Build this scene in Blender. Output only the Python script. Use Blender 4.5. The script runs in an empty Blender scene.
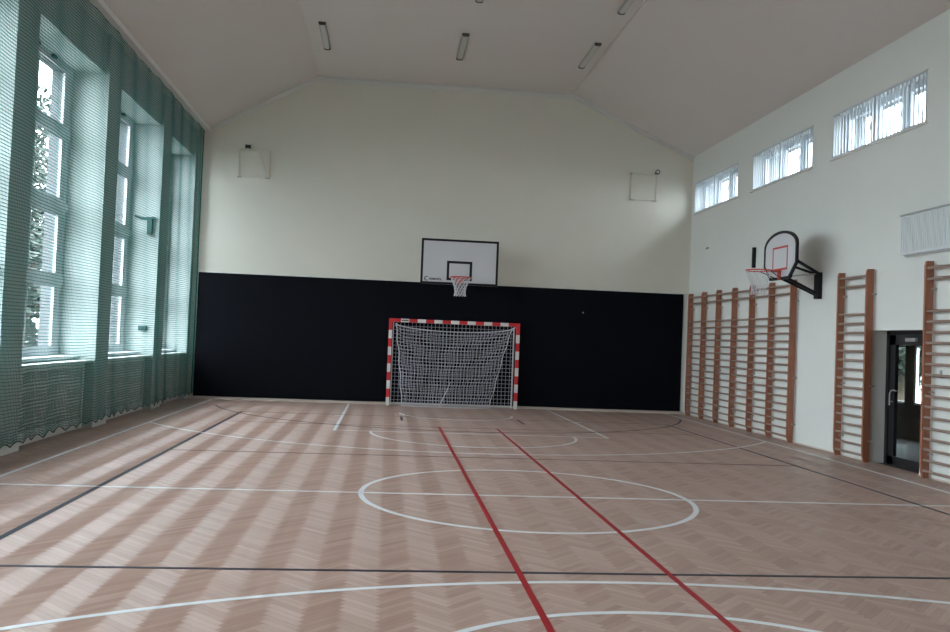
import bpy, bmesh, math, random
from mathutils import Vector, Matrix
random.seed(7)
SC = bpy.context.scene
COL = SC.collection

# ------------------------------------------------------------------ camera
F_PX, YAW, PITCH, ROLL, CAM_H = 863.3, 0.101, 0.027, 0.040, 1.655
cam_d = bpy.data.cameras.new('camera'); cam = bpy.data.objects.new('camera', cam_d); COL.objects.link(cam)
cam_d.sensor_width = 36.0; cam_d.lens = F_PX / 950 * 36.0; cam_d.clip_start = 0.05; cam_d.clip_end = 400
fw = Vector((math.sin(YAW) * math.cos(PITCH), math.cos(YAW) * math.cos(PITCH), math.sin(PITCH)))
rt = Vector((math.cos(YAW), -math.sin(YAW), 0)); up = rt.cross(fw)
c_, s_ = math.cos(ROLL), math.sin(ROLL)
r2 = rt * c_ + up * s_; u2 = up * c_ - rt * s_
M3 = Matrix((r2, u2, -fw)).transposed()
cam.matrix_world = Matrix.Translation((0, 0, CAM_H)) @ M3.to_4x4()
SC.camera = cam

# ------------------------------------------------------------------ world, exposure
w = bpy.data.worlds.new('overcast_sky'); SC.world = w; w.use_nodes = True
bg = w.node_tree.nodes['Background']
bg.inputs[0].default_value = (0.83, 0.90, 1.0, 1)
_N, _L = w.node_tree.nodes, w.node_tree.links      # overcast sky : brighter towards the zenith
_tc = _N.new('ShaderNodeTexCoord'); _sp = _N.new('ShaderNodeSeparateXYZ'); _L.new(_tc.outputs['Generated'], _sp.inputs[0])
_cl = _N.new('ShaderNodeClamp'); _L.new(_sp.outputs[2], _cl.inputs[0])
_ma = _N.new('ShaderNodeMath'); _ma.operation = 'MULTIPLY_ADD'; _ma.inputs[1].default_value = 4.3; _ma.inputs[2].default_value = 3.1
_L.new(_cl.outputs[0], _ma.inputs[0]); _L.new(_ma.outputs[0], bg.inputs[1])
SC.view_settings.view_transform = 'Standard'; SC.view_settings.look = 'None'
SC.view_settings.gamma = 1; SC.view_settings.use_curve_mapping = False
SC.view_settings.exposure = 2.40
SC.cycles.max_bounces = 10; SC.cycles.diffuse_bounces = 7; SC.cycles.glossy_bounces = 4
SC.cycles.transparent_max_bounces = 16; SC.cycles.caustics_reflective = False; SC.cycles.caustics_refractive = False

# ------------------------------------------------------------------ room dimensions
YB, YF = 21.0, -2.6           # far wall, wall behind the camera
XR = 7.5                      # right wall face
XP, XN, XG = -4.63, -4.90, -5.20   # pilaster face, recessed wall face, window plane
ZE, ZC = 6.45, 7.85           # eaves, flat ceiling
KL, KR = -1.90, 4.35          # ceiling kinks
XS = -4.36                    # inner edge of the left soffit
BAYS = [(14.40 + 3.45 * k - 2.8, 14.40 + 3.45 * k) for k in range(-4, 1)] + [(15.05, 17.85), (18.50, 20.76)]
RWIN = [(18.14, 20.80), (14.80, 17.37), (11.50, 14.09), (8.20, 10.80), (4.9, 7.5), (1.6, 4.2)]

def portal(loc, rot, sx, sy):
    d = bpy.data.lights.new('window_portal', 'AREA'); d.shape = 'RECTANGLE'; d.size = sx; d.size_y = sy
    d.cycles.is_portal = True
    o = bpy.data.objects.new('window_portal', d); COL.objects.link(o); o.location = loc; o.rotation_euler = rot
for a, b in BAYS:
    portal((-5.6, (a + b) / 2, 3.43), (0, -math.pi / 2, 0), 4.6, b - a)
for a, b in RWIN:
    portal((8.2, (a + b) / 2, 5.37), (0, math.pi / 2, 0), .8, b - a)

# ------------------------------------------------------------------ materials
def new_mat(name):
    m = bpy.data.materials.new(name); m.use_nodes = True
    return m, m.node_tree, m.node_tree.nodes['Principled BSDF']
def pm(name, col, rough=.6, metal=0, noise=0, scale=8, bump=0, spec=.5):
    m, t, p = new_mat(name); N, L = t.nodes, t.links
    p.inputs['Base Color'].default_value = (*col, 1); p.inputs['Roughness'].default_value = rough
    p.inputs['Metallic'].default_value = metal; p.inputs['Specular IOR Level'].default_value = spec
    if noise or bump:
        tc = N.new('ShaderNodeTexCoord'); n = N.new('ShaderNodeTexNoise'); n.inputs['Scale'].default_value = scale
        n.inputs['Detail'].default_value = 5; L.new(tc.outputs['Object'], n.inputs['Vector'])
        if noise:
            mx = N.new('ShaderNodeMixRGB'); mx.inputs[1].default_value = (*[c * (1 - noise) for c in col], 1)
            mx.inputs[2].default_value = (*[min(1, c * (1 + noise)) for c in col], 1)
            L.new(n.outputs['Fac'], mx.inputs[0]); L.new(mx.outputs[0], p.inputs['Base Color'])
        if bump:
            b = N.new('ShaderNodeBump'); b.inputs['Strength'].default_value = bump; b.inputs['Distance'].default_value = .01
            L.new(n.outputs['Fac'], b.inputs['Height']); L.new(b.outputs[0], p.inputs['Normal'])
    return m
MAT = dict(
    wall_back=pm('cream wall paint', (.68, .655, .575), .8, noise=.03, scale=1.5, spec=.2),
    wall=pm('pale grey green wall paint', (.70, .71, .67), .8, noise=.03, scale=1.5, spec=.2),
    wall_left=pm('pale mint window wall paint', (.45, .51, .49), .8, noise=.03, scale=1.5, spec=.2),
    ceiling=pm('white ceiling plaster', (.65, .59, .56), .9, noise=.02, scale=.8, spec=.1),
    trim=pm('white painted trim', (.66, .65, .62), .6),
    base=pm('pale wooden skirting', (.55, .47, .42), .5),
    pvc=pm('white window plastic', (.66, .70, .72), .35), pvcr=pm('pale grey blue window plastic', (.50, .54, .58), .4),
    pad=pm('navy vinyl wall padding', (.0016, .0022, .0052), .7, noise=.15, scale=1.0, spec=.12),
    black=pm('black powder coated steel', (.008, .008, .010), .5, spec=.25),
    doorblack=pm('black door aluminium', (.010, .010, .012), .4),
    white_board=pm('white laminate board', (.60, .60, .62), .4),
    red=pm('red paint', (.56, .02, .025), .45),
    goalwhite=pm('white paint on goal', (.72, .70, .68), .45),
    rim=pm('orange red rim paint', (.55, .06, .045), .45),
    cord=pm('white net cord', (.62, .62, .64), .8),
    goalcord=pm('grey white goal net cord', (.56, .55, .62), .8),
    steel=pm('galvanised steel', (.45, .45, .44), .4, .7),
    white_metal=pm('white enamelled metal', (.66, .69, .70), .4),
    grille=pm('white grille', (.68, .72, .70), .5),
    lampbody=pm('grey lamp housing', (.34, .33, .31), .5),
    lampshaded=pm('shaded lamp end', (.09, .085, .08), .5),  # shade on the lamp ends put into the colour
    lamplens=pm('frosted lamp cover', (.52, .50, .475), .35),
    darkteal=pm('dark green crank paint', (.012, .06, .055), .5),
    rail=pm('dark rung varnish', (.27, .19, .155), .45, noise=.15, scale=20),
    facade=pm('grey outside render', (.13, .14, .14), .9, noise=.05, scale=1),
    outside=pm('grey outside render', (.10, .108, .11), .9, noise=.05, scale=1),
    leaf=pm('tree leaves', (.012, .022, .014), .7, noise=.4, scale=3),
    bark=pm('tree bark', (.09, .065, .045), .9, noise=.3, scale=12),
    ground=pm('outside paving', (.13, .135, .13), .9, noise=.2, scale=1),
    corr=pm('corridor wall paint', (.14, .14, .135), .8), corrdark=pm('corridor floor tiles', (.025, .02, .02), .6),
)
def wood_mat(name, col):
    m, t, p = new_mat(name); N, L = t.nodes, t.links
    tc = N.new('ShaderNodeTexCoord'); mp = N.new('ShaderNodeMapping'); mp.inputs['Scale'].default_value = (30, 30, 1.6)
    n = N.new('ShaderNodeTexNoise'); n.inputs['Scale'].default_value = 2.5; n.inputs['Detail'].default_value = 6
    r = N.new('ShaderNodeValToRGB')
    r.color_ramp.elements[0].position = .3; r.color_ramp.elements[0].color = (*[c * .72 for c in col], 1)
    r.color_ramp.elements[1].position = .7; r.color_ramp.elements[1].color = (*[c * 1.15 for c in col], 1)
    L.new(tc.outputs['Object'], mp.inputs[0]); L.new(mp.outputs[0], n.inputs['Vector'])
    L.new(n.outputs['Fac'], r.inputs[0]); L.new(r.outputs[0], p.inputs['Base Color']); p.inputs['Roughness'].default_value = .42
    return m
MAT['wood'] = wood_mat('orange brown varnished wood', (.33, .125, .070))

def glass_mat():
    m = bpy.data.materials.new('clear window glass'); m.use_nodes = True; t = m.node_tree; t.nodes.clear()
    o = t.nodes.new('ShaderNodeOutputMaterial'); mx = t.nodes.new('ShaderNodeMixShader')
    tr = t.nodes.new('ShaderNodeBsdfTransparent'); g = t.nodes.new('ShaderNodeBsdfGlossy'); g.inputs['Roughness'].default_value = .02
    lw = t.nodes.new('ShaderNodeLayerWeight'); lw.inputs['Blend'].default_value = .5
    pw = t.nodes.new('ShaderNodeMath'); pw.operation = 'POWER'; pw.inputs[1].default_value = 5; t.links.new(lw.outputs['Facing'], pw.inputs[0])
    fr = t.nodes.new('ShaderNodeMath'); fr.operation = 'MULTIPLY_ADD'; fr.inputs[1].default_value = .6; fr.inputs[2].default_value = .03; t.links.new(pw.outputs[0], fr.inputs[0])
    tr.inputs[0].default_value = (.93, .96, .95, 1)
    t.links.new(fr.outputs[0], mx.inputs[0]); t.links.new(tr.outputs[0], mx.inputs[1]); t.links.new(g.outputs[0], mx.inputs[2])
    t.links.new(mx.outputs[0], o.inputs[0]); return m
MAT['glass'] = glass_mat()
def net_mat(name, col, trans=.5):
    m = bpy.data.materials.new(name); m.use_nodes = True; t = m.node_tree; t.nodes.clear()
    o = t.nodes.new('ShaderNodeOutputMaterial'); mx = t.nodes.new('ShaderNodeMixShader'); mx.inputs[0].default_value = trans
    d = t.nodes.new('ShaderNodeBsdfDiffuse'); r = t.nodes.new('ShaderNodeBsdfTranslucent')
    d.inputs[0].default_value = (*col, 1); r.inputs[0].default_value = (*col, 1)
    t.links.new(d.outputs[0], mx.inputs[1]); t.links.new(r.outputs[0], mx.inputs[2]); t.links.new(mx.outputs[0], o.inputs[0]); return m
MAT['net'] = net_mat('teal green netting cord', (.022, .21, .185), .5)

def floor_mat():
    m, t, p = new_mat('herringbone oak parquet'); N, L = t.nodes, t.links
    def val(x):
        if isinstance(x, (int, float)): n = N.new('ShaderNodeValue'); n.outputs[0].default_value = x; return n.outputs[0]
        return x
    def ma(op, a, b=0.0, c=0.0):
        n = N.new('ShaderNodeMath'); n.operation = op
        for i, v in enumerate((a, b, c)):
            if isinstance(v, (int, float)): n.inputs[i].default_value = v
            else: L.new(v, n.inputs[i])
        return n.outputs[0]
    PW, NN = .0515, 6
    tc = N.new('ShaderNodeTexCoord'); sp = N.new('ShaderNodeSeparateXYZ'); L.new(tc.outputs['Object'], sp.inputs[0])
    x = ma('ADD', sp.outputs[0], FLOOR_OFF); y = sp.outputs[1]
    k = 1 / (math.sqrt(2) * PW)
    a = ma('MULTIPLY', ma('ADD', x, y), k); b = ma('MULTIPLY', ma('SUBTRACT', y, x), k)
    i = ma('FLOOR', a); j = ma('FLOOR', b); d = ma('SUBTRACT', i, j)
    q = ma('DIVIDE', d, 2 * NN); qf = ma('FLOOR', q); md = ma('SUBTRACT', d, ma('MULTIPLY', qf, 2 * NN))
    hor = ma('LESS_THAN', md, NN - .5)                  # 1: plank runs along a (+45), 0: along b
    row = ma('ADD', ma('MULTIPLY', hor, j), ma('MULTIPLY', ma('SUBTRACT', 1, hor), i))
    cv = N.new('ShaderNodeCombineXYZ'); L.new(row, cv.inputs[0]); L.new(qf, cv.inputs[1]); L.new(hor, cv.inputs[2])
    wn = N.new('ShaderNodeTexWhiteNoise'); wn.noise_dimensions = '3D'; L.new(cv.outputs[0], wn.inputs['Vector'])
    # grain, stretched along each plank
    al = ma('ADD', ma('MULTIPLY', hor, a), ma('MULTIPLY', ma('SUBTRACT', 1, hor), b))
    ac = ma('ADD', ma('MULTIPLY', hor, b), ma('MULTIPLY', ma('SUBTRACT', 1, hor), a))
    gv = N.new('ShaderNodeCombineXYZ'); L.new(ma('MULTIPLY', al, .12), gv.inputs[0]); L.new(ma('MULTIPLY', ac, 2.2), gv.inputs[1]); L.new(ma('MULTIPLY', wn.outputs['Value'], 37), gv.inputs[2])
    gn = N.new('ShaderNodeTexNoise'); gn.inputs['Scale'].default_value = 1.6; gn.inputs['Detail'].default_value = 4; L.new(gv.outputs[0], gn.inputs['Vector'])
    big = N.new('ShaderNodeTexNoise'); big.inputs['Scale'].default_value = .5; L.new(tc.outputs['Object'], big.inputs['Vector'])
    f = ma('ADD', ma('ADD', .10, ma('MULTIPLY', wn.outputs['Value'], .42)), ma('MULTIPLY', gn.outputs['Fac'], .40))
    f = ma('ADD', f, ma('MULTIPLY', ma('SUBTRACT', hor, .5), SHEEN_STRIPE))  # sheen contrast put into the base colour: one plank direction darker
    r = N.new('ShaderNodeValToRGB'); E = r.color_ramp.elements
    E[0].position = .0; E[0].color = (.32, .185, .14, 1); E[1].position = 1.0; E[1].color = (.545, .395, .34, 1)
    e = E.new(.5); e.color = (.43, .29, .235, 1)
    L.new(f, r.inputs[0])
    # joints
    fa = ma('FRACT', a); fb = ma('FRACT', b)
    ed = ma('ADD', ma('MULTIPLY', hor, fb), ma('MULTIPLY', ma('SUBTRACT', 1, hor), fa))
    edge = ma('MINIMUM', ed, ma('SUBTRACT', 1, ed)); jn = ma('LESS_THAN', edge, .025)
    mx = N.new('ShaderNodeMixRGB'); L.new(ma('MULTIPLY', jn, .45), mx.inputs[0]); L.new(r.outputs[0], mx.inputs[1]); mx.inputs[2].default_value = (.14, .09, .06, 1)
    L.new(mx.outputs[0], p.inputs['Base Color'])
    L.new(ma('ADD', .36, ma('MULTIPLY', big.outputs['Fac'], .08)), p.inputs['Roughness'])
    # varnished fibres: highlights stretch across the grain, so the two plank directions shine differently
    tg = N.new('ShaderNodeCombineXYZ'); L.new(ma('SUBTRACT', 1, ma('MULTIPLY', hor, 2)), tg.inputs[0]); tg.inputs[1].default_value = 1.0
    nz = N.new('ShaderNodeVectorMath'); nz.operation = 'NORMALIZE'; L.new(tg.outputs[0], nz.inputs[0])
    p.inputs['Anisotropic'].default_value = .95; L.new(nz.outputs[0], p.inputs['Tangent'])
    p.inputs['Specular IOR Level'].default_value = .36
    bp = N.new('ShaderNodeBump'); bp.inputs['Strength'].default_value = .12; bp.inputs['Distance'].default_value = .004
    L.new(ma('SUBTRACT', gn.outputs['Fac'], jn), bp.inputs['Height']); L.new(bp.outputs[0], p.inputs['Normal'])
    return m
FLOOR_OFF, SHEEN_STRIPE = -.036, -.22
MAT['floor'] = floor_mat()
MAT['line_white'] = pm('white court paint', (.72, .74, .76), .38)
MAT['line_dark'] = pm('dark navy court paint', (.018, .020, .036), .45, spec=.25)
MAT['line_brown'] = pm('thin dark brown court paint', (.12, .07, .065), .45, spec=.25)
MAT['line_red'] = pm('red court paint', (.33, .010, .018), .45, spec=.3)

# ------------------------------------------------------------------ mesh helpers
class MB:
    def __init__(s): s.v, s.f, s.m = [], [], []
    def add(s, vs, fs, mi=0):
        o = len(s.v); s.v += [tuple(v) for v in vs]; s.f += [tuple(o + i for i in f) for f in fs]; s.m += [mi] * len(fs); return s
    def box(s, a, b, mi=0):
        x0, x1 = sorted((a[0], b[0])); y0, y1 = sorted((a[1], b[1])); z0, z1 = sorted((a[2], b[2]))
        return s.add([(x0, y0, z0), (x1, y0, z0), (x1, y1, z0), (x0, y1, z0), (x0, y0, z1), (x1, y0, z1), (x1, y1, z1), (x0, y1, z1)],
                     [(0, 3, 2, 1), (4, 5, 6, 7), (0, 1, 5, 4), (1, 2, 6, 5), (2, 3, 7, 6), (3, 0, 4, 7)], mi)
    def tube(s, pts, r, n=8, mi=0, closed=False, cap=True):
        pts = [Vector(p) for p in pts]; k = len(pts); rings = []
        for i, p in enumerate(pts):
            if closed: t = pts[(i + 1) % k] - pts[i - 1]
            else: t = pts[min(i + 1, k - 1)] - pts[max(i - 1, 0)]
            t.normalize(); ref = Vector((0, 0, 1)) if abs(t.z) < .95 else Vector((1, 0, 0))
            a = t.cross(ref).normalized(); b = t.cross(a)
            rr = r[i] if isinstance(r, (list, tuple)) else r
            rings.append([p + (a * math.cos(2 * math.pi * q / n + math.pi / 4) + b * math.sin(2 * math.pi * q / n + math.pi / 4)) * rr for q in range(n)])
        vs = [v for g in rings for v in g]; fs = []
        for i in range(k if closed else k - 1):
            i2 = (i + 1) % k
            for q in range(n): fs.append((i * n + q, i * n + (q + 1) % n, i2 * n + (q + 1) % n, i2 * n + q))
        if cap and not closed: fs += [tuple(range(n)), tuple((k - 1) * n + q for q in reversed(range(n)))]
        return s.add(vs, fs, mi)
    def prism(s, poly, axis, a, b, mi=0):
        n = len(poly)
        def P(u, v, w): return {'x': (w, u, v), 'y': (u, w, v), 'z': (u, v, w)}[axis]
        vs = [P(u, v, a) for u, v in poly] + [P(u, v, b) for u, v in poly]
        fs = [tuple(range(n)), tuple(reversed(range(n, 2 * n)))] + [(i, (i + 1) % n, n + (i + 1) % n, n + i) for i in range(n)]
        return s.add(vs, fs, mi)
    def build(s, name, mats, parent=None, bevel=0, smooth=False):
        me = bpy.data.meshes.new(name); me.from_pydata(s.v, [], s.f)
        for m in (mats if isinstance(mats, (list, tuple)) else [mats]): me.materials.append(MAT[m])
        me.polygons.foreach_set('material_index', s.m)
        bm = bmesh.new(); bm.from_mesh(me); bmesh.ops.recalc_face_normals(bm, faces=bm.faces); bm.to_mesh(me); bm.free()
        if smooth: me.polygons.foreach_set('use_smooth', [True] * len(me.polygons))
        me.update(); o = bpy.data.objects.new(name, me); COL.objects.link(o)
        if parent: o.parent = parent; o.matrix_parent_inverse = Matrix.Translation(-parent.location)
        if bevel:
            md = o.modifiers.new('bevel', 'BEVEL'); md.width = bevel; md.segments = 2; md.limit_method = 'ANGLE'
        return o
def thing(name, label, cat, loc=(0, 0, 0), group=None):
    o = bpy.data.objects.new(name, None); o.empty_display_size = .1; COL.objects.link(o); o.location = loc
    return tag(o, label, cat, group)
def tag(o, label, cat, group=None, kind=None):
    o['label'] = label; o['category'] = cat
    if group: o['group'] = group
    if kind: o['kind'] = kind
    return o
def struct(o, label=None, cat=None):
    o['kind'] = 'structure'
    if label: o['label'] = label
    if cat: o['category'] = cat
    return o

# ------------------------------------------------------------------ floor and court markings
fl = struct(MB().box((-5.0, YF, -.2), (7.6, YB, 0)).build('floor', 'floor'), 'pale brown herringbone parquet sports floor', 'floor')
CX, CY = 1.575, 9.2
def seg_line(mb, x0, y0, x1, y1, wd, z=.0015):
    d = Vector((x1 - x0, y1 - y0)); n = Vector((-d.y, d.x)).normalized() * wd / 2
    P = [(x0 + n.x, y0 + n.y), (x1 + n.x, y1 + n.y), (x1 - n.x, y1 - n.y), (x0 - n.x, y0 - n.y)]
    mb.prism(P, 'z', -.002, z)
def arc_line(mb, cx, cy, r, a0, a1, wd, n=72, z=.0015):
    for i in range(n):
        t0 = math.radians(a0 + (a1 - a0) * i / n); t1 = math.radians(a0 + (a1 - a0) * (i + 1) / n)
        P = [(cx + (r + wd / 2) * math.cos(t0), cy + (r + wd / 2) * math.sin(t0)), (cx + (r + wd / 2) * math.cos(t1), cy + (r + wd / 2) * math.sin(t1)),
             (cx + (r - wd / 2) * math.cos(t1), cy + (r - wd / 2) * math.sin(t1)), (cx + (r - wd / 2) * math.cos(t0), cy + (r - wd / 2) * math.sin(t0))]
        mb.prism(P, 'z', -.002, z)
bl, br = -4.02, 6.97
m = MB()
seg_line(m, bl, YF + .2, bl, 20.8, .05); seg_line(m, br, YF + .2, br, 20.8, .05)
m.build('side_line', 'line_white', fl)['label'] = 'white boundary lines along both side walls'
m = MB(); seg_line(m, bl, CY + .02, br, CY - .07, .05); m.build('centre_line', 'line_white', fl)
m = MB(); arc_line(m, CX - .01, CY, 1.765, 0, 360, .055, 120); m.build('centre_circle', 'line_white', fl)
def half(sg):
    def Y(v): return CY + sg * v
    hy = 19.225 if sg > 0 else -.80
    m = MB(); a = math.degrees(math.acos((br - CX) / 6.75)); b = math.degrees(math.acos((CX - bl) / 6.75))
    if sg > 0: arc_line(m, CX, hy, 6.73, 180 + b, 360 - a, .05, 110, .0017)
    else: arc_line(m, CX, hy, 6.73, a, 180 - b, .05, 110, .0017)
    m.build('three_point_line', 'line_white', fl)
    m = MB(); fy = 15.0 if sg > 0 else 3.49
    arc_line(m, CX, fy, 1.78, 180, 360, .05, 60, .0018) if sg > 0 else arc_line(m, CX, fy, 1.78, 0, 180, .05, 60, .0018)
    seg_line(m, CX - 2.4, Y(5.86), CX + 2.4, Y(5.86), .04, .0018)
    m.build('free_throw_line', 'line_white', fl)
    m = MB()
    for q in (-1, 1):
        seg_line(m, CX + q * 2.4, Y(11.6), CX + q * 2.4, Y(5.8), .055)
        seg_line(m, CX + q * 2.4, Y(8.62), CX + q * 2.55, Y(8.62), .1)
    m.build('lane_line', 'line_white', fl)
    m = MB()
    if sg > 0: arc_line(m, CX, Y(9.6), 1.22, 180, 360, .05, 40)
    else: arc_line(m, CX, Y(9.6), 1.22, 0, 180, .05, 40)
    m.build('small_hoop_arc', 'line_white', fl)
half(1); half(-1)
vl, vr = -2.86, 6.01
m = MB(); seg_line(m, vl, 0.4, vl, 17.97, .055); m.build('left_volleyball_line', 'line_dark', fl)
m = MB(); seg_line(m, vr, 0.4, vr, 17.97, .05); m.build('right_volleyball_line', 'line_dark', fl)
m = MB(); seg_line(m, vl, 6.16, vr, 6.14, .042, .0022)
m.build('near_attack_line', 'line_dark', fl)
m = MB(); seg_line(m, vl, 12.07, vr, 12.07, .04, .0022); seg_line(m, vl, 17.97, vr, 17.97, .03, .0022); seg_line(m, vl + .1, 16.02, vr, 16.02, .025, .0022)
m.build('thin_dark_line', 'line_brown', fl)
m = MB(); arc_line(m, CX, 20.8, 5.42, 196, 344, .04, 90, .0024); m.build('goal_area_arc', 'line_dark', fl)
m = MB()
for q in (.37, 2.8): seg_line(m, q, 17.1, q, 18.0, .05)
m.build('short_dash', 'line_dark', fl)
m = MB()
seg_line(m, .99, YF + .3, 1.04, 16.1, .044, .0026); seg_line(m, 2.12, YF + .3, 2.125, 16.1, .044, .0026)
m.build('red_line', 'line_red', fl)

# ------------------------------------------------------------------ walls and ceiling
ROOF = [(-5.4, ZE), (XS, ZE), (KL, ZC), (KR, ZC), (XR, ZE), (8.1, ZE)]
def end_wall(name, y0, y1, mat):
    poly = [(-5.52, -.2), (8.1, -.2), (8.1, ZE + .1), (XR, ZE + .1), (KR, ZC + .1), (KL, ZC + .1), (XS, ZE + .1), (-5.52, ZE + .1)]
    return MB().prism(poly, 'y', y0, y1).build(name, mat)
struct(end_wall('wall_back', YB, YB + .3, 'wall_back'), 'cream gable end wall above navy padding', 'wall')
struct(end_wall('wall_front', YF - .3, YF, 'wall'), 'plain wall behind the viewer', 'wall')
m = MB(); lo = [(-5.52, ZE), (XS, ZE), (KL, ZC), (KR, ZC), (XR, ZE), (8.1, ZE)]
hi = [(8.1, ZE + .3), (KR + .1, ZC + .3), (KL - .1, ZC + .3), (-5.52, ZE + .3)]
m.prism(lo + hi, 'y', YF - .3, YB + .3)
struct(m.build('ceiling', 'ceiling'), 'off-white ceiling with sloping sides', 'ceiling')
# left wall : pilasters, lintels and parapets
WZ0, WZ1 = 1.12, 5.70
m = MB(); edges = []; OUT = []
yy = YF
for a, b in BAYS + [(YB, YB)]:
    if a > yy: m.box((-5.215, yy, -.2), (XP, a, ZE + .05)); m.box((-5.52, yy, -.2), (-5.215, a, ZE + .05), 1); edges.append((yy, a))
    yy = b
for a, b in BAYS:
    m.box((-5.215, a, WZ1), (XP - .06, b, ZE + .05)); m.box((-5.215, a, -.2), (-5.02, b, WZ0)); m.box((-5.52, a, WZ1), (-5.215, b, ZE + .05), 1); m.box((-5.52, a, -.2), (-5.215, b, WZ0), 1)
struct(m.build('wall_left', ['wall_left', 'outside']), 'window wall with pilasters behind green netting', 'wall')
m = MB()
for a, b in edges: m.box((XP, a - .012, 0), (XP + .015, b + .012, .11))
for a, b in BAYS: m.box((-5.02, a, 0), (-4.78, b, .10))
struct(m.build('baseboard_left', 'trim'), 'white skirting below the netting', 'skirting')
struct(MB().box((XP - .28, YF, ZE - .10), (XS - .02, YB, ZE + .02)).build('trim_1', 'trim'), 'white cornice above the netting', 'cornice')
# right wall with openings
holes = [(a, b, 5.0, 5.75) for a, b in RWIN] + [(11.45, 12.72, -.2, 2.04)]
ys = sorted({YF, YB, 10.4, 18.6, *[h[0] for h in holes], *[h[1] for h in holes]}); zs = [-.2, 2.04, 5.0, 5.75, ZE + .05]
m = MB()
for i in range(len(ys) - 1):
    run = None
    for k in range(len(zs) - 1):
        cy, cz = (ys[i] + ys[i + 1]) / 2, (zs[k] + zs[k + 1]) / 2
        hole = any(h[0] < cy < h[1] and h[2] < cz < h[3] for h in holes)
        if hole:
            if run is not None: m.box((XR, ys[i], run), (7.78, ys[i + 1], zs[k])); m.box((7.78, ys[i], max(run, 2.9) if 10.4 < cy < 18.6 else run), (8.1, ys[i + 1], zs[k]), 1) if zs[k] > 3 or not 10.4 < cy < 18.6 else None
            run = None
        elif run is None: run = zs[k]
    if run is not None: m.box((XR, ys[i], run), (7.78, ys[i + 1], zs[-1])); m.box((7.78, ys[i], max(run, 2.9) if 10.4 < cy < 18.6 else run), (8.1, ys[i + 1], zs[-1]), 1)
struct(m.build('wall_right', ['wall', 'facade']), 'pale wall with wall bars and high windows', 'wall')
struct(MB().box((XR - .012, 12.72, 0), (XR + .01, YB - .1, .022)).box((XR - .012, YF, 0), (XR + .01, 11.45, .022)).build('baseboard_right', 'base'), 'low wooden skirting of the wall bar wall', 'skirting')
struct(MB().box((-4.5, YB - .10, 0), (7.46, YB + .01, .06)).build('baseboard_back', 'base'), 'low pale skirting below the padding', 'skirting')
# crown at the far wall : band with short comb marks
m = MB().box((KL - .05, YB - .05, ZC - .13), (KR + .05, YB + .01, ZC + .02))
for s0, s1 in (((KL - .05, ZC), (XS, ZE)), ((KR + .05, ZC), (XR, ZE))):
    m.prism([(s0[0], s0[1]), (s1[0], s1[1]), (s1[0], s1[1] - .09), (s0[0], s0[1] - .13)], 'y', YB - .05, YB + .01)
struct(m.build('trim_2', 'trim'), 'white cornice along the top of the cream gable wall', 'cornice')
m = MB()
for k in range(96):
    if k % 17 in (3, 11): continue
    x = KL + .2 + k * .061; m.box((x, YB - .058, ZC - .045), (x + .018, YB - .045, ZC - (.0 if k % 16 == 5 else .02)))
struct(m.build('trim_3', 'lampbody'), 'row of small ventilation slots under the ceiling', 'ventilation slots')

# ------------------------------------------------------------------ windows
rows = [(1.29, 2.22), (2.43, 3.35), (3.62, 4.56), (4.77, 5.60)]
for n, (a, b) in enumerate(BAYS):
    root = bpy.data.objects.new('window_%d' % (n + 1), None); COL.objects.link(root); root.location = (XG, (a + b) / 2, WZ0)
    struct(root, 'tall white window of the left wall', 'window')
    cols = 2; y0, y1 = a, b; fr = MB(); gl = MB()
    mid = (a + b) / 2 - .1
    # outer frame, mullion, transoms
    fr.box((XG - .07, y0, WZ0), (XG, y0 + .10, WZ1)); fr.box((XG - .07, y1 - .10, WZ0), (XG, y1, WZ1)); fr.box((XG - .07, mid - .09, WZ0), (XG, mid + .09, WZ1))
    zt = [WZ0] + [v for r in rows for v in r] + [WZ1]
    for k in range(0, len(zt), 2): fr.box((XG - .068, y0, zt[k]), (XG - .002, y1, zt[k + 1]))
    fr.box((XG - .02, y0, 3.35 + .09), (XG + .035, y1, 3.62 - .06)); fr.box((XG - .02, y0, 2.26), (XG + .012, y1, 2.39)); fr.box((XG - .02, y0, 4.60), (XG + .012, y1, 4.73))
    sash = MB()
    for c0, c1 in ((y0 + .10, mid - .09), (mid + .09, y1 - .10)):
        for r0, r1 in rows:
            s = .11; A, B, C, D = c0, c1, r0 - .05, r1 + .05
            for bx in ((A, C + .05, A + s + .04, D - .05), (B - s - .04, C + .05, B, D - .05), (A, C, B, C + .05), (A, D - .05, B, D)):
                sash.box((XG - .062, bx[0], bx[1]), (XG - .022, bx[2], bx[3]))
            gl.box((XG - .060, A + .1, C + .03), (XG - .052, B - .1, D - .03))
    fr.build('window_frame', 'pvc', root); sash.build('sash', 'pvc', root); gl.build('pane', 'glass', root)
    MB().box((XG - .02, a - .01, 1.10), (-4.88, b, 1.145)).build('window_sill', 'pvc', root, bevel=.006)
    if n >= 3:
        hd = MB()
        for q in (.9, 1.55): hd.box((XG + .02, b - q - .06, 5.64), (XG + .07, b - q + .06, 5.68))
        hd.build('opener_hinge', 'darkteal', root)
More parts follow.
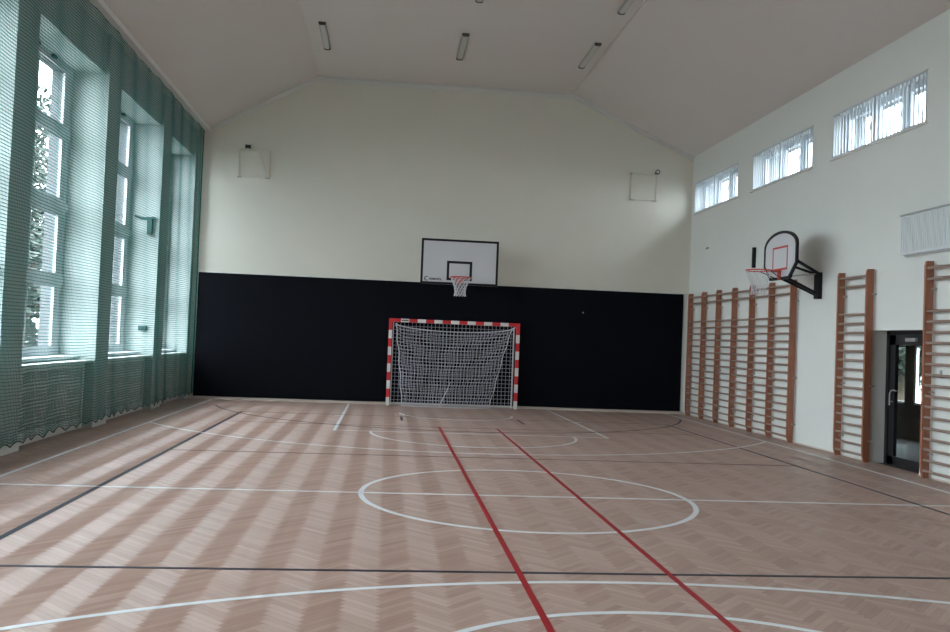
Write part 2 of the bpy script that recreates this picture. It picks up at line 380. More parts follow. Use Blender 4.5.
for n, (a, b) in enumerate(RWIN):
    root = bpy.data.objects.new('window_%d' % (n + 1 + len(BAYS)), None); COL.objects.link(root); root.location = (7.7, (a + b) / 2, 5.0)
    struct(root, 'small high barred window of the right wall', 'window')
    L_ = b - a; fr = MB(); gl = MB()
    P = [(b - .22 - .63, b - .22), (b - 1.08 - .63, b - 1.08), (a + .19, b - 1.92)]
    ysf = [a] + [v for p_ in reversed(P) for v in p_] + [b]
    for k in range(0, len(ysf), 2): fr.box((7.68, ysf[k], 5.0), (7.76, ysf[k + 1], 5.75))
    for p0, p1 in P:
        fr.box((7.682, p0 - .01, 5.0), (7.758, p1 + .01, 5.09)); fr.box((7.682, p0 - .01, 5.64), (7.758, p1 + .01, 5.75))
        gl.box((7.715, p0, 5.08), (7.725, p1, 5.65))
    for ym in ((P[0][0] + P[1][1]) / 2, (P[1][0] + P[2][1]) / 2):
        fr.box((7.66, ym - .07, 5.02), (7.69, ym + .07, 5.73))
    fr.build('window_frame', 'pvcr', root); gl.build('pane', 'glass', root)
    if n < 3:
        hh = MB()
        for p0, p1 in P[:2]: hh.box((7.65, p0 - .03, 5.30), (7.665, p0 - .01, 5.42)); hh.box((7.65, p0 - .03, 5.30), (7.68, p0 - .01, 5.33))
        hh.build('window_handle', 'white_metal', root)
    g = MB(); x0, x1 = XR - .004, XR + .02
    g.box((x0, a, 5.0), (x1, b, 5.025)); g.box((x0, a, 5.725), (x1, b, 5.75)); g.box((x0, a, 5.0), (x1, a + .025, 5.75)); g.box((x0, b - .025, 5.0), (x1, b, 5.75))
    g.box((x0 - .01, (a + b) / 2 - .03, 5.0), (x1, (a + b) / 2 + .03, 5.75))
    nb = 26
    for k in range(1, nb):
        y = a + L_ * k / nb; g.box((XR + .0, y - .008, 5.0), (XR + .018, y + .008, 5.75))
    g.build('guard_bars', 'pvcr', root)
    s = MB().box((XR - .035, a - .05, 4.965), (XR + .01, b + .05, 5.0)).box((XR - .012, a - .02, 5.75), (XR + .005, b + .02, 5.77))
    s.build('window_sill', 'trim', root)

# ------------------------------------------------------------------ door recess, door, corridor behind
DX = 7.74
dr = bpy.data.objects.new('door_1', None); COL.objects.link(dr); dr.location = (DX, 12.1, 0)
struct(dr, 'black metal door with a large glass pane between the wall bars', 'door')
m = MB().box((DX, 12.65, 0), (DX + .09, 12.72, 2.04)).box((DX, 11.45, 0), (DX + .09, 11.52, 2.04)).box((DX, 11.45, 1.98), (DX + .09, 12.72, 2.04))
m.build('door_frame', 'doorblack', dr)
m = MB(); X0, X1 = DX + .015, DX + .07
m.box((X0, 12.50, .01), (X1, 12.648, 1.978)).box((X0, 11.522, .01), (X1, 11.66, 1.978)).box((X0, 11.522, .01), (X1, 12.648, .13)).box((X0, 11.522, 1.83), (X1, 12.648, 1.978))
m.build('door_leaf', 'doorblack', dr)
MB().box((DX + .035, 11.65, .12), (DX + .045, 12.51, 1.84)).build('pane', 'glass', dr)
m = MB().tube([(DX, 12.52, .96), (DX - .05, 12.52, .96)], .011).tube([(DX - .05, 12.52, .90), (DX - .05, 12.52, 1.08), (DX - .05, 12.49, 1.125), (DX - .05, 12.44, 1.14), (DX - .05, 12.37, 1.13)], .012, 8)
m.tube([(DX + .02, 12.37, 1.13), (DX - .055, 12.37, 1.13)], .011)
m.build('door_handle', 'lampbody', dr)
MB().box((DX - .025, 11.95, 1.88), (DX + .016, 12.2, 1.93)).build('door_closer', 'lampbody', dr)
m = MB()                                           # corridor shell
CY0, CY1, CX1 = 10.4, 18.6, 10.5
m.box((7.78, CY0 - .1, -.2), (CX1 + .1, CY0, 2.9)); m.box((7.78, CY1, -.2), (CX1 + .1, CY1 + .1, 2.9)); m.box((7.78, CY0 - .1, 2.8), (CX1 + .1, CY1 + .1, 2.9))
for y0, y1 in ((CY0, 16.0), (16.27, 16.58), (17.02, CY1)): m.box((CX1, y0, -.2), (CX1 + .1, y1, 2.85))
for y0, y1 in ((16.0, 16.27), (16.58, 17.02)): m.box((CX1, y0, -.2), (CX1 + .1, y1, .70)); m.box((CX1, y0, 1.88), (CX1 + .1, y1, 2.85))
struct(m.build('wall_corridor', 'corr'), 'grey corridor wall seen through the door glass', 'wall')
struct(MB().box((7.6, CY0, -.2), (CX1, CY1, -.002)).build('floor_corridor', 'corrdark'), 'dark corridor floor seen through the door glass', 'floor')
for k, (y0, y1) in enumerate(((16.0, 16.27), (16.58, 17.02))):
    root = bpy.data.objects.new('window_%d' % (20 + k), None); COL.objects.link(root); root.location = (CX1, y0, .7)
    struct(root, 'narrow corridor window seen through the door glass', 'window')
    MB().box((CX1 + .02, y0, .7), (CX1 + .07, y0 + .03, 1.88)).box((CX1 + .02, y1 - .03, .7), (CX1 + .07, y1, 1.88)).box((CX1 + .02, y0, .7), (CX1 + .07, y1, .74)).box((CX1 + .02, y0, 1.84), (CX1 + .07, y1, 1.88)).build('window_frame', 'pvc', root)
    MB().box((CX1 + .04, y0 + .02, .73), (CX1 + .05, y1 - .02, 1.85)).build('pane', 'glass', root)

# ------------------------------------------------------------------ outside
struct(MB().box((-60, -20, -.6), (60, 90, -.3)).build('ground_outside', 'ground'), 'grey paved ground outside the windows', 'ground')
def tree(x, y, h, r, seed, label, z0=-.3):
    rnd = random.Random(seed); t = thing('leafy_tree', label, 'tree', (x, y, z0), 'trees outside the windows')
    tr = MB().tube([(x, y, z0), (x + .1, y, z0 + h * .35), (x - .1, y + .1, z0 + h * .75)], [.28, .2, .1], 8)
    for k in range(9):
        a = rnd.uniform(0, 6.28); zz = z0 + h * rnd.uniform(.3, .75)
        tr.tube([(x, y, zz), (x + r * .6 * math.cos(a), y + r * .6 * math.sin(a), zz + h * .16)], [.08, .03], 5)
    tr.build('trunk', 'bark', t)
    lv = MB()
    for k in range(4200):
        while True:
            u = Vector((rnd.uniform(-1, 1), rnd.uniform(-1, 1), rnd.uniform(-1, 1)))
            if .25 < u.length < 1 and (math.sin(u.x * 5 + seed) + math.sin(u.y * 6) + math.sin(u.z * 7 + seed)) > -.7: break
        c = Vector((x + u.x * r, y + u.y * r, z0 + h * .62 + u.z * h * .42)); s = rnd.uniform(.12, .22)
        a = Vector((rnd.gauss(0, 1), rnd.gauss(0, 1), rnd.gauss(0, 1))).normalized(); b2 = a.orthogonal().normalized()
        lv.add([c - a * s, c + b2 * s * .5, c + a * s, c - b2 * s * .5], [(0, 1, 2, 3)])
    lv.build('foliage', 'leaf', t)
tree(-15.4, 37.5, 11.4, 3.0, 1, 'tallest leafy tree beyond the tall windows')
tree(-26, 41, 10.0, 3.0, 2, 'lower leafy tree farthest from the hall, left of the tallest tree')
tree(-12.6, 31.0, 5.2, 2.1, 9, 'low leafy tree in front of the tallest tree')
tree(15.0, 23.8, 4.2, 1.9, 5, 'leafy tree outside the corridor window behind the glass door')

# ------------------------------------------------------------------ radiator grilles below the tall windows
wh = {2: 'behind the nearest visible pilaster', 4: 'under the nearest fully visible tall window', 5: 'under the middle tall window', 6: 'under the tall window beside the navy padding'}
for n, (a, b) in enumerate(BAYS):
    if n < 3: continue
    g = thing('radiator_grille', {3: 'white radiator grille under the tall window cut by the picture edge'}.get(n, 'white radiator grille ' + wh.get(n, 'under a tall window')), 'radiator cover', (-4.82, (a + b) / 2, .1), 'radiator grilles under the tall windows')
    MB().box((-4.86, a + .01, .96), (-4.78, b - .01, 1.03)).box((-4.86, a + .01, .10), (-4.78, b - .01, .17)).box((-4.86, a + .01, .10), (-4.78, a + .08, 1.0)).box((-4.86, b - .08, .10), (-4.78, b - .01, 1.0)).build('grille_frame', 'grille', g)
    m = MB(); ny = int((b - a - .16) / .055)
    for k in range(ny + 1): y = a + .08 + (b - a - .16) * k / ny; m.box((-4.825, y - .009, .16), (-4.815, y + .009, .97))
    for k in range(1, 15): z = .16 + .81 * k / 15; m.box((-4.828, a + .08, z - .009), (-4.812, b - .08, z + .009))
    m.build('lattice', 'grille', g)
    MB().box((-5.0, a + .005, 1.045), (-4.67, b - .005, 1.08)).build('top_shelf', 'grille', g)

# ------------------------------------------------------------------ protective netting
net = thing('protective_net', 'teal green netting hung in front of the whole window wall', 'net', (-4.5, 9, .12))
NX, NY0, NY1, NZ0, NZ1, MS = -4.50, YF + .1, 20.86, .12, 6.40, .042
def nwave(y, z):
    return NX + .035 * math.sin(y * 1.9 + .6 * math.sin(z)) * (1 - .6 * z / 6.4) + .012 * math.sin(y * 7.3 + z * .7)
def zwave(y, z):
    low = max(0, 1 - (z - .12) / 1.5)
    return z + low * (.010 * math.sin(y * 6.1) + .008 * math.sin(y * 14.3 + 1)) + .004 * math.sin(y * 3 + z * 2)
m = MB(); nz = int((NZ1 - NZ0) / MS); ns = 190
for k in range(nz + 1):
    z = NZ0 + MS * k; ex = max(0, 1 - k / 5)
    P = []
    for i in range(ns + 1):
        y = NY0 + (NY1 - NY0) * i / ns
        P.append((nwave(y, z), y, zwave(y, z) + ex * .065 * abs(math.sin(y * math.pi / .38)) - max(0, (k - nz + 1)) * .03 * abs(math.sin(y * math.pi / .5))))
    m.tube(P, .0045, 4, cap=False)
ny = int((NY1 - NY0) / MS)
for i in range(ny + 1):
    y = NY0 + MS * i
    m.tube([(nwave(y, z), y, zwave(y, z) + (.065 * abs(math.sin(y * math.pi / .38)) if q == 0 else 0)) for q, z in enumerate([NZ0 + (NZ1 - NZ0) * j / 16 for j in range(17)])], .0022, 3, cap=False)
m.build('mesh', 'net', net)
m = MB(); P = []
for i in range(ns * 2 + 1):
    y = NY0 + (NY1 - NY0) * i / ns / 2; P.append((nwave(y, NZ0), y, zwave(y, NZ0) + .065 * abs(math.sin(y * math.pi / .38)) - .005))
m.tube(P, .007, 5); m.tube([(NX, NY1 + .01, NZ0), (NX, NY1 + .01, 3), (NX, NY1 + .01, NZ1)], .012, 6)
m.build('edge_rope', 'darkteal', net)
m = MB(); m.tube([(NX, NY0, 6.41), (NX, NY1, 6.41)], .006, 6)
for k in range(46): y = NY0 + .25 + k * .5; m.tube([(NX, y, 6.36), (NX + .01, y + .01, 6.40), (NX, y, 6.45)], .009, 5)
m.build('hanging_cable', 'steel', net)

# window crank and small boxes on the window jambs (behind the net)
c = thing('window_crank', 'dark green L-shaped crank arm on the middle window jamb', 'window crank', (-4.8, 17.8, 3.8))
MB().tube([(-5.10, 17.79, 3.85), (-4.95, 17.79, 3.80), (-4.70, 17.79, 3.82)], [.02, .028, .032], 8).build('arm', 'darkteal', c)
MB().box((-4.85, 17.76, 3.49), (-4.75, 17.845, 3.84)).build('gear_box', 'darkteal', c, bevel=.008)
c = thing('window_crank', 'dark green crank arm on the window jamb at the left picture edge', 'window crank', (-4.8, 10.9, 2.3))
MB().tube([(-5.0, 10.89, 2.34), (-4.85, 10.89, 2.30), (-4.66, 10.89, 2.27)], [.02, .028, .032], 8).build('arm', 'darkteal', c)
MB().box((-4.95, 10.86, 2.0), (-4.86, 10.945, 2.34)).build('gear_box', 'darkteal', c, bevel=.008)
o = MB().box((-4.93, 17.78, 1.57), (-4.77, 17.848, 1.66)).build('junction_box', 'darkteal', bevel=.008)
tag(o, 'small dark box low on the jamb of the middle tall window', 'junction box')

# ------------------------------------------------------------------ navy wall padding
pd = thing('wall_padding', 'navy blue padding covering the lower part of the far wall', 'wall padding', (1.4, 20.94, .06))
xs = [-4.47 + k * (7.33 + 4.47) / 8 for k in range(9)]
m = MB()
for k in range(8): m.box((xs[k], 20.90, .07), (xs[k + 1], 20.985, 2.985))
m.build('padded_panels', 'pad', pd)
MB().box((-4.47, 20.885, 2.985), (7.33, 20.985, 3.005)).build('top_rail', 'trim', pd)
MB().tube([(4.79, 20.905, 2.42), (4.79, 20.885, 2.42)], .018, 10).build('fixing_stud', 'steel', pd)
struct(MB().box((7.34, 20.93, 0), (7.50, 21.0, 3.0)).build('trim_4', 'wall'), 'pale strip between padding and wall bar wall', 'trim')

# ------------------------------------------------------------------ basketball hoops
def lathe_net(mb, cx, cy, z0, ztop_r, prof, n=12, r=.004):
    """diamond mesh hung from a ring; prof: list of (radius, drop)"""
    for k in range(n):
        for sg in (1, -1):
            P = []
            for j, (rad, dz) in enumerate(prof):
                a = 2 * math.pi * (k + sg * j * .5) / n; P.append((cx + rad * math.cos(a), cy + rad * math.sin(a), z0 - dz))
            mb.tube(P, r, 4, cap=False)
NP = [(.225, 0), (.195, .07), (.165, .14), (.14, .21), (.125, .28), (.125, .35), (.135, .42)]
h = thing('basketball_hoop', 'rectangular white basketball backboard with black lines above the goal', 'basketball hoop', (1.617, 19.94, 2.9))
X0, X1, Z0, Z1, YB1 = .717, 2.517, 2.9, 3.95, 19.94
MB().box((X0, YB1, Z0), (X1, YB1 + .03, Z1)).build('backboard', 'white_board', h, bevel=.004)
def rect(mb, x0, z0, x1, z1, t, y):
    mb.box((x0, y - .003, z0), (x1, y + .001, z0 + t)).box((x0, y - .003, z1 - t), (x1, y + .001, z1)).box((x0, y - .003, z0 + t), (x0 + t, y + .001, z1 - t)).box((x1 - t, y - .003, z0 + t), (x1, y + .001, z1 - t))
m = MB(); rect(m, X0, Z0, X1, Z1, .052, YB1 - .001); rect(m, 1.32, 3.0, 1.91, 3.45, .058, YB1 - .001)
m.build('board_lines', 'black', h)
m = MB()
m.tube([(.86 + .045 * math.cos(math.radians(a)), YB1 - .004, 3.02 + .045 * math.sin(math.radians(a))) for a in range(50, 311, 20)], [.006 + .008 * math.sin(math.pi * i / 13) for i in range(14)], 4)
m.build('emblem', 'black', h)
tcv = bpy.data.curves.new('lettering', 'FONT'); tcv.body = 'PESMENPOL'; tcv.size = .066; tcv.extrude = .002; tcv.offset = .002
tmp = bpy.data.objects.new('tmp', tcv); COL.objects.link(tmp); dg = bpy.context.evaluated_depsgraph_get()
me = bpy.data.meshes.new_from_object(tmp.evaluated_get(dg)); bpy.data.objects.remove(tmp)
mw = max(v.co.x for v in me.vertices)
for v in me.vertices: v.co = Vector((.92 + v.co.x * .29 / mw, YB1 - .003 - v.co.z, 2.992 + v.co.y))
me.materials.clear(); me.materials.append(MAT['black']); lt = bpy.data.objects.new('lettering', me); COL.objects.link(lt)
lt.parent = h; lt.matrix_parent_inverse = Matrix.Translation(-h.location)
rc = (1.617, 19.94 - .15 - .235)
m = MB().tube([(rc[0] + .235 * math.cos(t), rc[1] + .235 * math.sin(t), 3.05) for t in [2 * math.pi * k / 40 for k in range(40)]], .013, 8, closed=True)
m.box((rc[0] - .09, 19.78, 3.035), (rc[0] + .09, YB1, 3.06)).box((rc[0] - .08, YB1 - .015, 2.93), (rc[0] + .08, YB1 - .003, 3.06))
for q in (-.08, .08): m.tube([(rc[0] + q, YB1 - .01, 2.95), (rc[0] + q * 1.2, 19.75, 3.04)], .01, 6)
m.tube([(rc[0] - .2, rc[1] + .11, 3.045), (rc[0] - .06, 19.92, 3.02)], .009, 6).tube([(rc[0] + .2, rc[1] + .11, 3.045), (rc[0] + .06, 19.92, 3.02)], .009, 6)
m.build('rim', 'rim', h)
m = MB(); lathe_net(m, rc[0], rc[1], 3.04, 0, NP, 12, .006); m.build('hoop_net', 'cord', h)
for q in (-.45, .45):
    m = MB()
    m.tube([(rc[0] + q, YB1 + .03, 3.7), (rc[0] + q, YB - .01, 3.7)], .03, 6); m.tube([(rc[0] + q, YB1 + .03, 3.15), (rc[0] + q, YB - .01, 3.15)], .03, 6)
    m.box((rc[0] + q - .05, YB - .03, 3.08), (rc[0] + q + .05, YB - .004, 3.8)); m.tube([(rc[0] + q, YB1 + .04, 3.15), (rc[0] + q, YB1 + .04, 3.7)], .025, 6)
    m.build('wall_arm', 'black', h)

h = thing('basketball_hoop', 'fan-shaped basketball backboard with red square on the wall bar wall', 'basketball hoop', (6.82, 14.53, 2.92))
BX, BY = 6.82, 14.53
poly = [(-.36, 2.92), (.36, 2.92), (.625, 3.17), (.625, 3.50)] 
poly += [(.625 * math.cos(t), 3.50 + .265 * math.sin(t)) for t in [math.pi * k / 16 for k in range(1, 16)]] + [(-.625, 3.50), (-.625, 3.17)]
MB().prism([(BY + u, v) for u, v in poly], 'x', BX, BX + .025).build('backboard', 'white_board', h)
m = MB(); n = len(poly)
cz = 3.33
for i in range(n):
    (u0, v0), (u1, v1) = poly[i], poly[(i + 1) % n]
    k0 = .925; ins = lambda u, v: (u * .94, cz + (v - cz) * .905)
    a, b_, c2, d = (u0, v0), (u1, v1), ins(u1, v1), ins(u0, v0)
    m.prism([(BY + q[0], q[1]) for q in (a, b_, c2, d)], 'x', BX - .012, BX + .001)
    o2 = lambda u, v: (u * 1.012, cz + (v - cz) * 1.015)
    m.prism([(BY + q[0], q[1]) for q in (a, b_, o2(u1, v1), o2(u0, v0))], 'x', BX - .012, BX + .03)
m.build('board_edge', 'black', h)
m = MB()
for a, b_ in (((-.29, 3.08), (.29, 3.115)), ((-.29, 3.465), (.29, 3.50)), ((-.29, 3.08), (-.26, 3.5)), ((.26, 3.08), (.29, 3.5))): m.box((BX - .004, BY + a[0], a[1]), (BX + .001, BY + b_[0], b_[1]))
m.build('target_square', 'rim', h)
rx = BX - .15 - .225; RZ = 3.06
m = MB().tube([(rx + .225 * math.cos(t), BY + .225 * math.sin(t), RZ) for t in [2 * math.pi * k / 40 for k in range(40)]], .011, 8, closed=True)
m.box((BX - .17, BY - .06, RZ - .012), (BX, BY + .06, RZ + .012)).box((BX - .014, BY - .06, 2.92), (BX - .002, BY + .06, 3.10))
m.build('rim', 'rim', h)
for q in (-.19, .19): MB().tube([(rx + .12, BY + q, RZ - .01), (BX - .01, BY + q * .45, RZ - .13)], .008, 6).build('rim_brace', 'black', h)
m = MB(); lathe_net(m, rx, BY, RZ - .01, 0, NP, 12, .004); m.build('hoop_net', 'cord', h)
m = MB()
m.box((XR - .08, BY - .22, 2.60), (XR - .004, BY - .07, 3.06))
for q in (-.32, .32):
    m.tube([(BX + .03, BY + q, 3.30), (XR - .04, BY - .13 + q * .15, 3.03)], .030, 4); m.tube([(BX + .03, BY + q * .3, 2.97), (XR - .04, BY - .13 + q * .15, 2.67)], .034, 4)
    m.tube([(BX + .04, BY + q, 2.94), (BX + .04, BY + q, 3.45)], .022, 4)
m.box((BX + .025, BY - .36, 3.27), (BX + .06, BY + .36, 3.33)).box((BX + .025, BY - .36, 2.93), (BX + .06, BY + .36, 2.98))

m.build('wall_bracket', 'black', h)
MB().tube([(BX + .06, BY, 2.97), (XR - .05, BY - .12, 3.04)], .014, 6).build('stay_rod', 'steel', h)
o = MB().box((XR - .06, 17.08, 3.36), (XR, 17.15, 3.78)).build('wall_rod', 'black')
tag(o, 'short black upright bar on the wall beyond the fan-shaped hoop', 'bracket')

# ------------------------------------------------------------------ handball goal
GX, GY = 1.625, 20.74
g = thing('handball_goal', 'red and white striped handball goal in front of the navy padding', 'goal', (GX, GY, 0))
for sg in (-1, 1):
    m = MB(); x0 = GX + sg * 1.58; x1 = GX + sg * 1.50
    zz = 0; k = 0
    while zz < 1.83 - 1e-6:
        z1 = min(zz + .2, 1.84) if zz > 0 else .2
        m.box((x0, GY - .04, zz), (x1, GY + .04, z1), 0 if k % 2 == 0 else 1); zz += .2; k += 1
    zt = .2 * k
    m.box((x0, GY - .04, zt if zt < 1.84 else 1.84), (x1, GY + .04, 2.08), 1)
    m.build('post', ['goalwhite', 'red'], g)
m = MB(); z0, z1 = 2.0, 2.08
m.box((GX - 1.5, GY - .04, z0), (GX - 1.3, GY + .04, z1), 1); m.box((GX + 1.3, GY - .04, z0), (GX + 1.5, GY + .04, z1), 1)
for k in range(13): m.box((GX - 1.3 + .2 * k, GY - .04, z0), (GX - 1.1 + .2 * k, GY + .04, z1), k % 2)
m.build('crossbar', ['goalwhite', 'red'], g)
MB().box((GX - 1.28, GY - .043, 2.03), (GX - 1.12, GY - .038, 2.052)).build('name_strip', 'black', g)['label'] = 'dark lettering strip'
m = MB(); BYG = 20.86
m.tube([(GX - 1.47, BYG, .05), (GX + 1.47, BYG, .05)], .018, 8); m.tube([(GX + 1.45, BYG - .05, .02), (GX + 1.45, BYG - .05, 1.98)], .016, 8); m.tube([(GX - 1.47, BYG, .05), (GX - 1.47, BYG, 1.95)], .012, 8)
for sg in (-1, 1): m.tube([(GX + sg * 1.47, GY, .04), (GX + sg * 1.47, BYG, .04)], .015, 6); m.tube([(GX + sg * 1.47, GY, 1.97), (GX + sg * 1.47, BYG, 1.97)], .015, 6)
m.build('net_support', 'goalwhite', g)
def sheet(mb, fn, nu, nv, r, su=18, sv=18):
    for i in range(nu + 1): mb.tube([fn(i / nu, j / sv) for j in range(sv + 1)], r, 3, cap=False)
    for j in range(nv + 1): mb.tube([fn(i / su, j / nv) for i in range(su + 1)], r, 3, cap=False)
m = MB()
sheet(m, lambda u, v: (GX - 1.48 + 2.96 * u, 20.84 + .015 * math.sin(u * 20 + v * 5), .04 + 1.96 * v), 32, 21, .0042)
m.build('goal_net', 'goalcord', g)['label'] = 'square meshed net across the whole goal'
def drop(u, v):      # v: 0 top, 1 hem on the floor
    sag = 4 * u * (1 - u)
    xt = GX - 1.42 + 2.83 * u; xb = GX - 1.20 + 2.10 * u
    e = v ** .8
    x = xt * (1 - e) + xb * e + .012 * math.sin(v * 23 + u * 9)
    zt = 1.96 - .15 * sag ** .55
    z = zt * (1 - v) + .012 * v
    y = 20.69 - .04 * math.sin(v * 3.1) - .18 * sag * v ** 2 + .02 * math.sin(u * 17 + v * 3)
    return (x, y, z)
m = MB(); sheet(m, drop, 34, 24, .0046, 40, 30); m.build('drop_net', 'goalcord', g)['label'] = 'loose inner net sagging from the crossbar corners'
m = MB(); m.tube([drop(i / 40, 0) for i in range(41)], .011, 5); m.tube([drop(i / 40, 1) for i in range(41)], .012, 5)
m.tube([drop(0, i / 20) for i in range(21)], .011, 5); m.tube([drop(1, i / 20) for i in range(21)], .011, 5)
m.tube([(GX - .30, 20.50, .02), (GX - .27, 20.57, .12), (GX - .17, 20.60, .34), (GX - .06, 20.60, .62)], [.022, .018, .013, .006], 5)
m.build('net_cord', 'cord', g)

# ------------------------------------------------------------------ wall bars
RZS = [.105 + .1457 * k for k in range(16)] + [2.735, 2.885]
XB = XR - .028
def bars(label, posts, spans, bays):
    t = thing('wall_bars', label, 'wall bars', (7.44, (posts[0] + posts[-1]) / 2, 0), 'wooden wall bars on the right wall')
    for y in posts:
        m = MB(); t_ = .021
        P = [(XB - .005, .0), (XB - .09, .0), (XB - .12, .10), (XB - .125, .2), (XB - .125, 2.93), (XB - .11, 2.985), (XB - .005, 2.99)]
        m.prism([(p[0], p[1]) for p in P], 'y', y - t_, y + t_); m.build('upright', 'wood', t, bevel=.004)
    for a, b in spans:
        for z in RZS:
            m = MB(); m.tube([(XB - .092, a + .012, z), (XB - .092, b - .012, z)], .019, 10)
            for v in range(len(m.v)):
                q = m.v[v]; m.v[v] = (XB - .092 + (q[0] - XB + .092) * .8, q[1], z + (q[2] - z) * 1.05)
            m.build('rung', 'rail', t, smooth=False)
    for y in posts:
        for z in (.33, 1.18, 2.60):
            MB().prism([(XB - .04, y - .019), (XB - .04, y - .030), (XB - .012, y - .030), (XR - .012, y - .030), (XR - .012, y - .055), (XR - .003, y - .055), (XR - .003, y - .019)], 'z', z - .012, z + .012).build('wall_fixing', 'lampbody', t)
    return t
A = [20.59 - .9 * k for k in range(7)]
bars('long run of wooden wall bars with seven uprights beside the navy padding', A, [(A[2 * k + 2], A[2 * k]) for k in range(3)], 6)
bars('narrow single wooden wall bars between the fan-shaped hoop and the glass door', [13.515, 12.67], [(12.67, 13.515)], 1)
C_ = [11.20, 10.30, 9.40]
bars('wooden wall bars right of the glass door, cut off by the picture edge', C_, [(10.30, 11.20), (9.40, 10.30)], 2)

# ------------------------------------------------------------------ things on the right wall
v = thing('panel_heater', 'white ribbed heating panel high on the wall at the right edge', 'heater', (7.44, 11.1, 3.12))
MB().box((XR - .07, 10.3, 3.13), (XR - .02, 11.92, 3.72)).build('panel', 'white_metal', v, bevel=.006)
m = MB()
for k in range(31): y = 10.33 + k * .0525; m.box((XR - .082, y - .012, 3.17), (XR - .068, y + .012, 3.68))
m.build('ribs', 'white_metal', v, bevel=.004)
MB().box((XR - .085, 10.29, 3.70), (XR - .015, 11.93, 3.725)).box((XR - .06, 10.32, 3.10), (XR - .01, 11.84, 3.135)).build('grille_edge', 'steel', v)
for q in (10.5, 11.6): MB().box((XR - .02, q, 3.3), (XR - .003, q + .1, 3.5)).build('bracket', 'steel', v)
o = MB().box((XR - .02, 11.00, 1.39), (XR, 11.03, 1.49)).box((XR - .05, 10.94, 1.385), (XR - .005, 11.03, 1.41)).build('coat_hook', 'steel'); tag(o, 'small L-shaped metal hook on the wall behind the right-hand wall bars', 'hook')
o = MB().tube([(XR, 19.73, 4.04), (XR - .05, 19.73, 4.04), (XR - .07, 19.73, 4.0)], .015, 6).build('wall_hook', 'steel'); tag(o, 'small metal hook on the right wall above the wall bars', 'hook')
# service hatches on the gable wall
t = thing('wall_hatch', 'pale square hatch with dark socket and cable, left on the gable wall', 'hatch', (-3.33, YB, 5.3), 'square hatches on the gable wall')
def frame_y(x0, z0, x1, z1, w_, d): 
    return MB().box((x0, YB - d, z0), (x0 + w_, YB, z1)).box((x1 - w_, YB - d, z0), (x1, YB, z1)).box((x0, YB - d, z0), (x1, YB, z0 + w_)).box((x0, YB - d, z1 - w_), (x1, YB, z1))
frame_y(-3.70, 5.30, -2.95, 5.97, .035, .05).build('frame', 'wall_back', t)
MB().box((-3.67, YB - .02, 5.33), (-2.98, YB, 5.94)).build('panel', 'wall_back', t)
MB().box((-3.70, YB - .06, 5.285), (-3.60, YB - .045, 5.31)).box((-3.05, YB - .06, 5.285), (-2.95, YB - .045, 5.31)).build('hinge', 'lampbody', t)
m = MB()
for k in range(3): m.box((-3.54 + .045 * k, YB - .06, 6.0), (-3.515 + .045 * k, YB, 6.08))
m.build('socket', 'black', t)
MB().tube([(-3.24, YB - .03, 6.0), (-3.16, YB - .06, 5.8), (-3.06, YB - .06, 5.5), (-3.03, YB - .05, 5.31)], .012, 6).build('cable', 'trim', t)
t = thing('wall_hatch', 'pale square hatch with a black ring at its corner, right on the gable wall', 'hatch', (6.25, YB, 5.3), 'square hatches on the gable wall')
frame_y(5.90, 5.29, 6.58, 5.97, .035, .05).build('frame', 'wall_back', t)
MB().box((5.93, YB - .02, 5.32), (6.55, YB, 5.94)).build('panel', 'wall_back', t)
MB().box((5.90, YB - .06, 5.275), (6.02, YB - .045, 5.30)).box((6.44, YB - .06, 5.275), (6.56, YB - .045, 5.30)).build('hinge', 'lampbody', t)
MB().tube([(6.57 + .05 * math.cos(a) , YB - .06, 6.02 + .05 * math.sin(a)) for a in [2 * math.pi * k / 16 for k in range(16)]], .013, 6, closed=True).tube([(6.52, YB - .06, 5.98), (6.50, YB, 5.96)], .016, 6).build('ring', 'black', t)

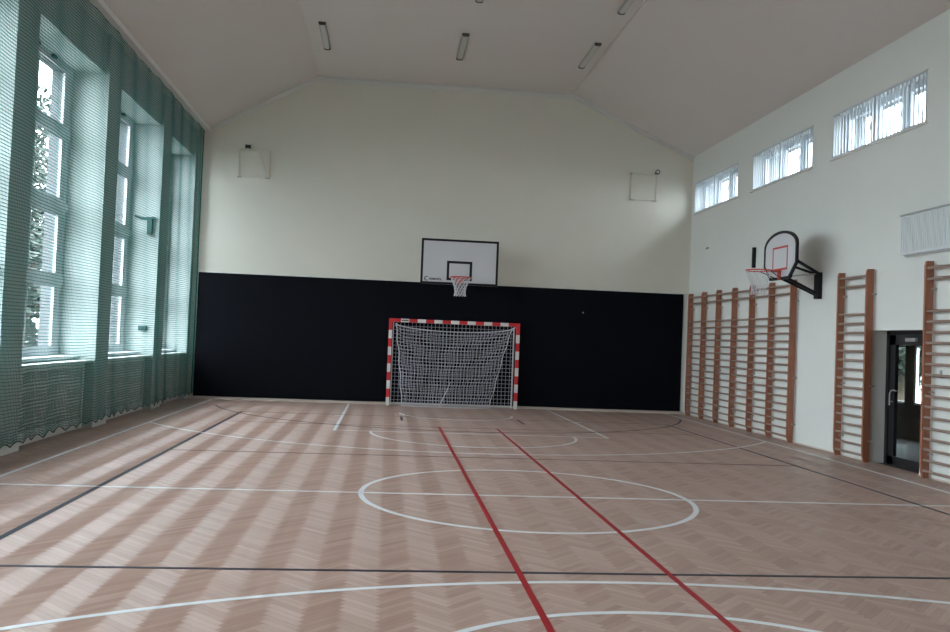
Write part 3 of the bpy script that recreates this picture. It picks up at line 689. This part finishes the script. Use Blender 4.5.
# ------------------------------------------------------------------ ceiling lamps (off)
spots = [(-1.54, 18.03, 'at the left, nearest the gable wall'), (1.34, 18.08, 'in the middle, nearest the gable wall'), (4.07, 18.04, 'at the right, nearest the gable wall'),
         (4.08, 14.78, 'at the right, cut by the upper picture edge'), (1.42, 14.76, 'in the middle, cut by the upper picture edge')]
for x, y, s in spots:
    l = thing('ceiling_lamp', 'unlit long grey ceiling lamp ' + s, 'lamp', (x, y, ZC), 'tube lamps on the flat ceiling')
    MB().box((x - .07, y - .76, ZC - .03), (x + .07, y + .76, ZC)).build('housing', 'lampbody', l)
    MB().prism([(x - .055, ZC - .03), (x + .055, ZC - .03), (x + .04, ZC - .055), (x - .04, ZC - .055)], 'y', y - .73, y + .73).build('lamp_cover', 'lamplens', l)
    m = MB()
    for q in (-1, 1): m.prism([(x - .072, ZC), (x + .072, ZC), (x + .072, ZC - .04), (x + .045, ZC - .065), (x - .045, ZC - .065), (x - .072, ZC - .04)], 'y', y + q * .745, y + q * .77)
    m.build('end_cap', 'lampshaded', l)
# ceiling seam profiles
m = MB().box((KL - .02, YF, ZC - .015), (KL + .01, YB, ZC + .02)).box((KR - .01, YF, ZC - .015), (KR + .02, YB, ZC + .02))
struct(m.build('trim_5', 'ceiling'), 'thin profiles where the flat ceiling meets its sloping sides', 'trim')

# ------------------------------------------------------------------ sub-parts hang under the part that carries them
SUB = {'hoop_net': 'rim', 'board_lines': 'backboard', 'emblem': 'backboard', 'lettering': 'backboard', 'target_square': 'backboard', 'board_edge': 'backboard',
       'rim_brace': 'rim', 'stay_rod': 'wall_bracket', 'name_strip': 'crossbar', 'net_cord': 'drop_net', 'gear_box': 'arm', 'door_handle': 'door_leaf', 'door_closer': 'door_leaf',
       'hinge': 'panel', 'ribs': 'panel', 'window_handle': 'window_frame', 'lamp_cover': 'housing', 'fixing_stud': 'padded_panels'}
for o in list(COL.objects):
    k = o.name.split('.')[0]
    if k in SUB and o.parent and o.parent.type == 'EMPTY':
        for q in o.parent.children:
            if q.name.split('.')[0] == SUB[k]:
                o.parent = q; o.matrix_parent_inverse = Matrix.Identity(4); break
